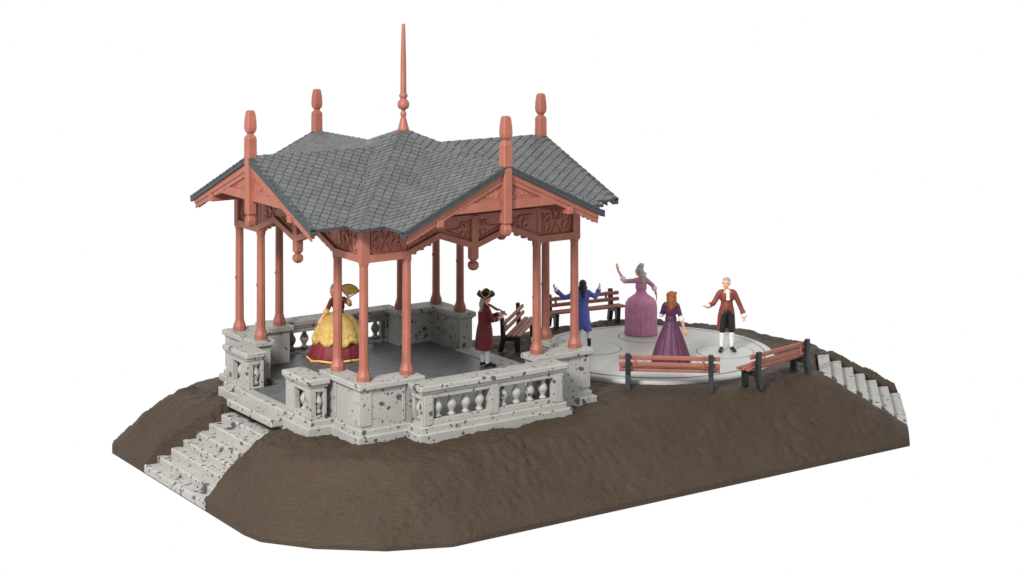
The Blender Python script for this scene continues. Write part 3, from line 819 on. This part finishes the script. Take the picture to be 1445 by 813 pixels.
mb.chain([q(0, -.09, -.02), q(.0, -.12, -.12), q(-.03, -.14, -.25)], [.075, .085, .06])
for k in range(5): mb.ell(q(.05*(-1)**k, -.15, -.05-.045*k), (.045, .04, .04))
sculpt('hair', mb, M['grey_hair'], p, .012, 2)

# --- woman in purple, auburn hair, seen from behind
p = thing('person', 'auburn-haired woman in a dark purple gown seen from behind the bench', 'person', (6.32, -2.08, -.972), FACE_AWAY+R(-6))
arms = [((-.16, 0, 1.29), (-.23, .06, 1.07), (-.13, .24, 1.22)), ((.16, 0, 1.29), (.245, 0, 1.03), (.335, .05, .74))]
ZS = .93
q, rot = body(p, (.03, .0, 1.60), -.2, [tuple((x, y, z*1.07) for x, y, z in a) for a in arms], legs_std(), fem=True)
arms = [tuple((x, y, z*1.07) for x, y, z in a) for a in arms]
gown_top(p, M['purple'], arms, waist=1.02)
for a in arms: cuff(p, a[1], a[2], -.06, .16, .060, .076, M['white'])
pleated('skirt', p, M['purple'], [(.004, .465, 1), (.03, .475, 1), (.12, .455, 1), (.13, .462, 1), (.16, .445, 1), (.4, .375, .9), (.62, .295, .8), (.8, .225, .6), (.92, .175, .4), (1.0, .15, .1), (1.04, .12, 0)], 15, .05, 5, 1, .95)
mb = MB(); mb.ell(q(0, -.03, .04), (.118, .122, .115))
for k in range(26):
    a = k*2.4; zz = .11-.014*k; mb.ell(q(.095*math.cos(a), -.05-.06*abs(math.sin(a)), zz), (.045, .045, .04))
mb.chain([q(0, -.1, -.05), q(0, -.13, -.25)], [.085, .06])
sculpt('hair', mb, M['auburn'], p, .012, 2)
p.scale = (.98, .98, .98)

# --- man in brick red coat facing the viewer
p = thing('person', 'man facing the viewer in brick red coat, white cravat and black breeches', 'person', (8.17, -2.02, -.972), FACE_AWAY+math.pi+R(6))
arms = [((.18, 0, 1.39), (.34, .06, 1.16), (.50, .18, 1.13)), ((-.18, 0, 1.39), (-.31, -.01, 1.12), (-.40, .07, .88))]
lg = [((s*.09, 0, .9), (s*.115, .02, .49), (s*.125, -.01, .085), (s*.15 if s < 0 else .19, .13, .045)) for s in (-1, 1)]
q, rot = body(p, (.02, .02, 1.635), -.6, arms, lg, hands=[((.8, .5, .0), (-.3, .2, 1), .3, 1), ((-.15, .2, -1), (1, .2, 0), .75, -1)])
face_paint(q, rot, p); stockings(p, lg); shoes(p, lg); breeches(p, lg)
coat(p, M['brick_coat'], arms, [
    [(1.12, .0, 0, .15, .12), (1.0, .075, -.02, .105, .135), (.85, .135, -.05, .07, .13), (.52, .165, -.07, .062, .12)],
    [(1.12, .0, 0, .15, .12), (1.0, -.075, -.02, .105, .135), (.85, -.135, -.05, .07, .13), (.50, -.165, -.07, .062, .12)],
    [(1.1, 0, -.03, .14, .1), (.9, 0, -.10, .16, .05), (.52, 0, -.15, .19, .045)]])
cuff(p, arms[0][1], arms[0][2], .80, .97, .050, .066, M['white']); cuff(p, arms[1][1], arms[1][2], .80, 1.05, .052, .072, M['white'])
mb = MB(); mb.ell((0, .10, 1.45), (.058, .045, .05)); mb.ell((0, .135, 1.37), (.05, .022, .085)); mb.ell((0, .14, 1.28), (.056, .020, .05))
sculpt('cravat', mb, M['white'], p, .010, 2)
mb = MB(); mb.ell(q(0, -.035, .045), (.096, .098, .092)); mb.ell(q(0, .02, .095), (.075, .07, .035)); mb.ell(q(0, -.085, -.02), (.075, .05, .07))
for s in (-1, 1): mb.ell(q(.084*s, -.015, .0), (.026, .05, .03))
sculpt('hair', mb, M['grey_hair'], p, .011, 2)
for k in range(4):
    m = MB(); m.ell((.03, .135-.004*k, 1.20-.055*k), (.011, .012, .011), None, 8, 6); obj('coat_button', m, M['gold'], p, smooth=True)

p.scale = (1.04, 1.04, 1.04)

# ------------------------------------------------------------------ light, sky, camera
w = bpy.data.worlds.new('World'); SC.world = w; w.use_nodes = True
bg = w.node_tree.nodes['Background']; bg.inputs[0].default_value = (1, 1, 1, 1); bg.inputs[1].default_value = 1.0
def softbox(name, loc, target, size, power, col=(1, 1, 1)):
    l = bpy.data.lights.new(name, 'AREA'); l.shape = 'SQUARE'; l.size = size; l.energy = power; l.color = col
    o = bpy.data.objects.new(name, l); COL.objects.link(o); o.location = loc
    o.rotation_euler = (Vector(target)-Vector(loc)).to_track_quat('-Z', 'Y').to_euler(); return o
softbox('key_softbox', (-26, -19, 25.5), (2, -1, 2), 8, 25000, (1, .985, .96))
SC.view_settings.view_transform = 'Standard'; SC.view_settings.look = 'None'
SC.view_settings.exposure = 0; SC.view_settings.gamma = 1
cam = bpy.data.cameras.new('camera'); co = bpy.data.objects.new('camera', cam); COL.objects.link(co)
co.location = (-21.305, -35.559, 9.205+ZB); co.rotation_euler = (math.pi/2, 0, CAMYAW-math.pi/2)
cam.sensor_width = 36; cam.lens = 2509.42/1445*36; cam.shift_y = -487.13/1445; cam.shift_x = 0
cam.clip_end = 500; SC.camera = co
SC.render.film_transparent = False
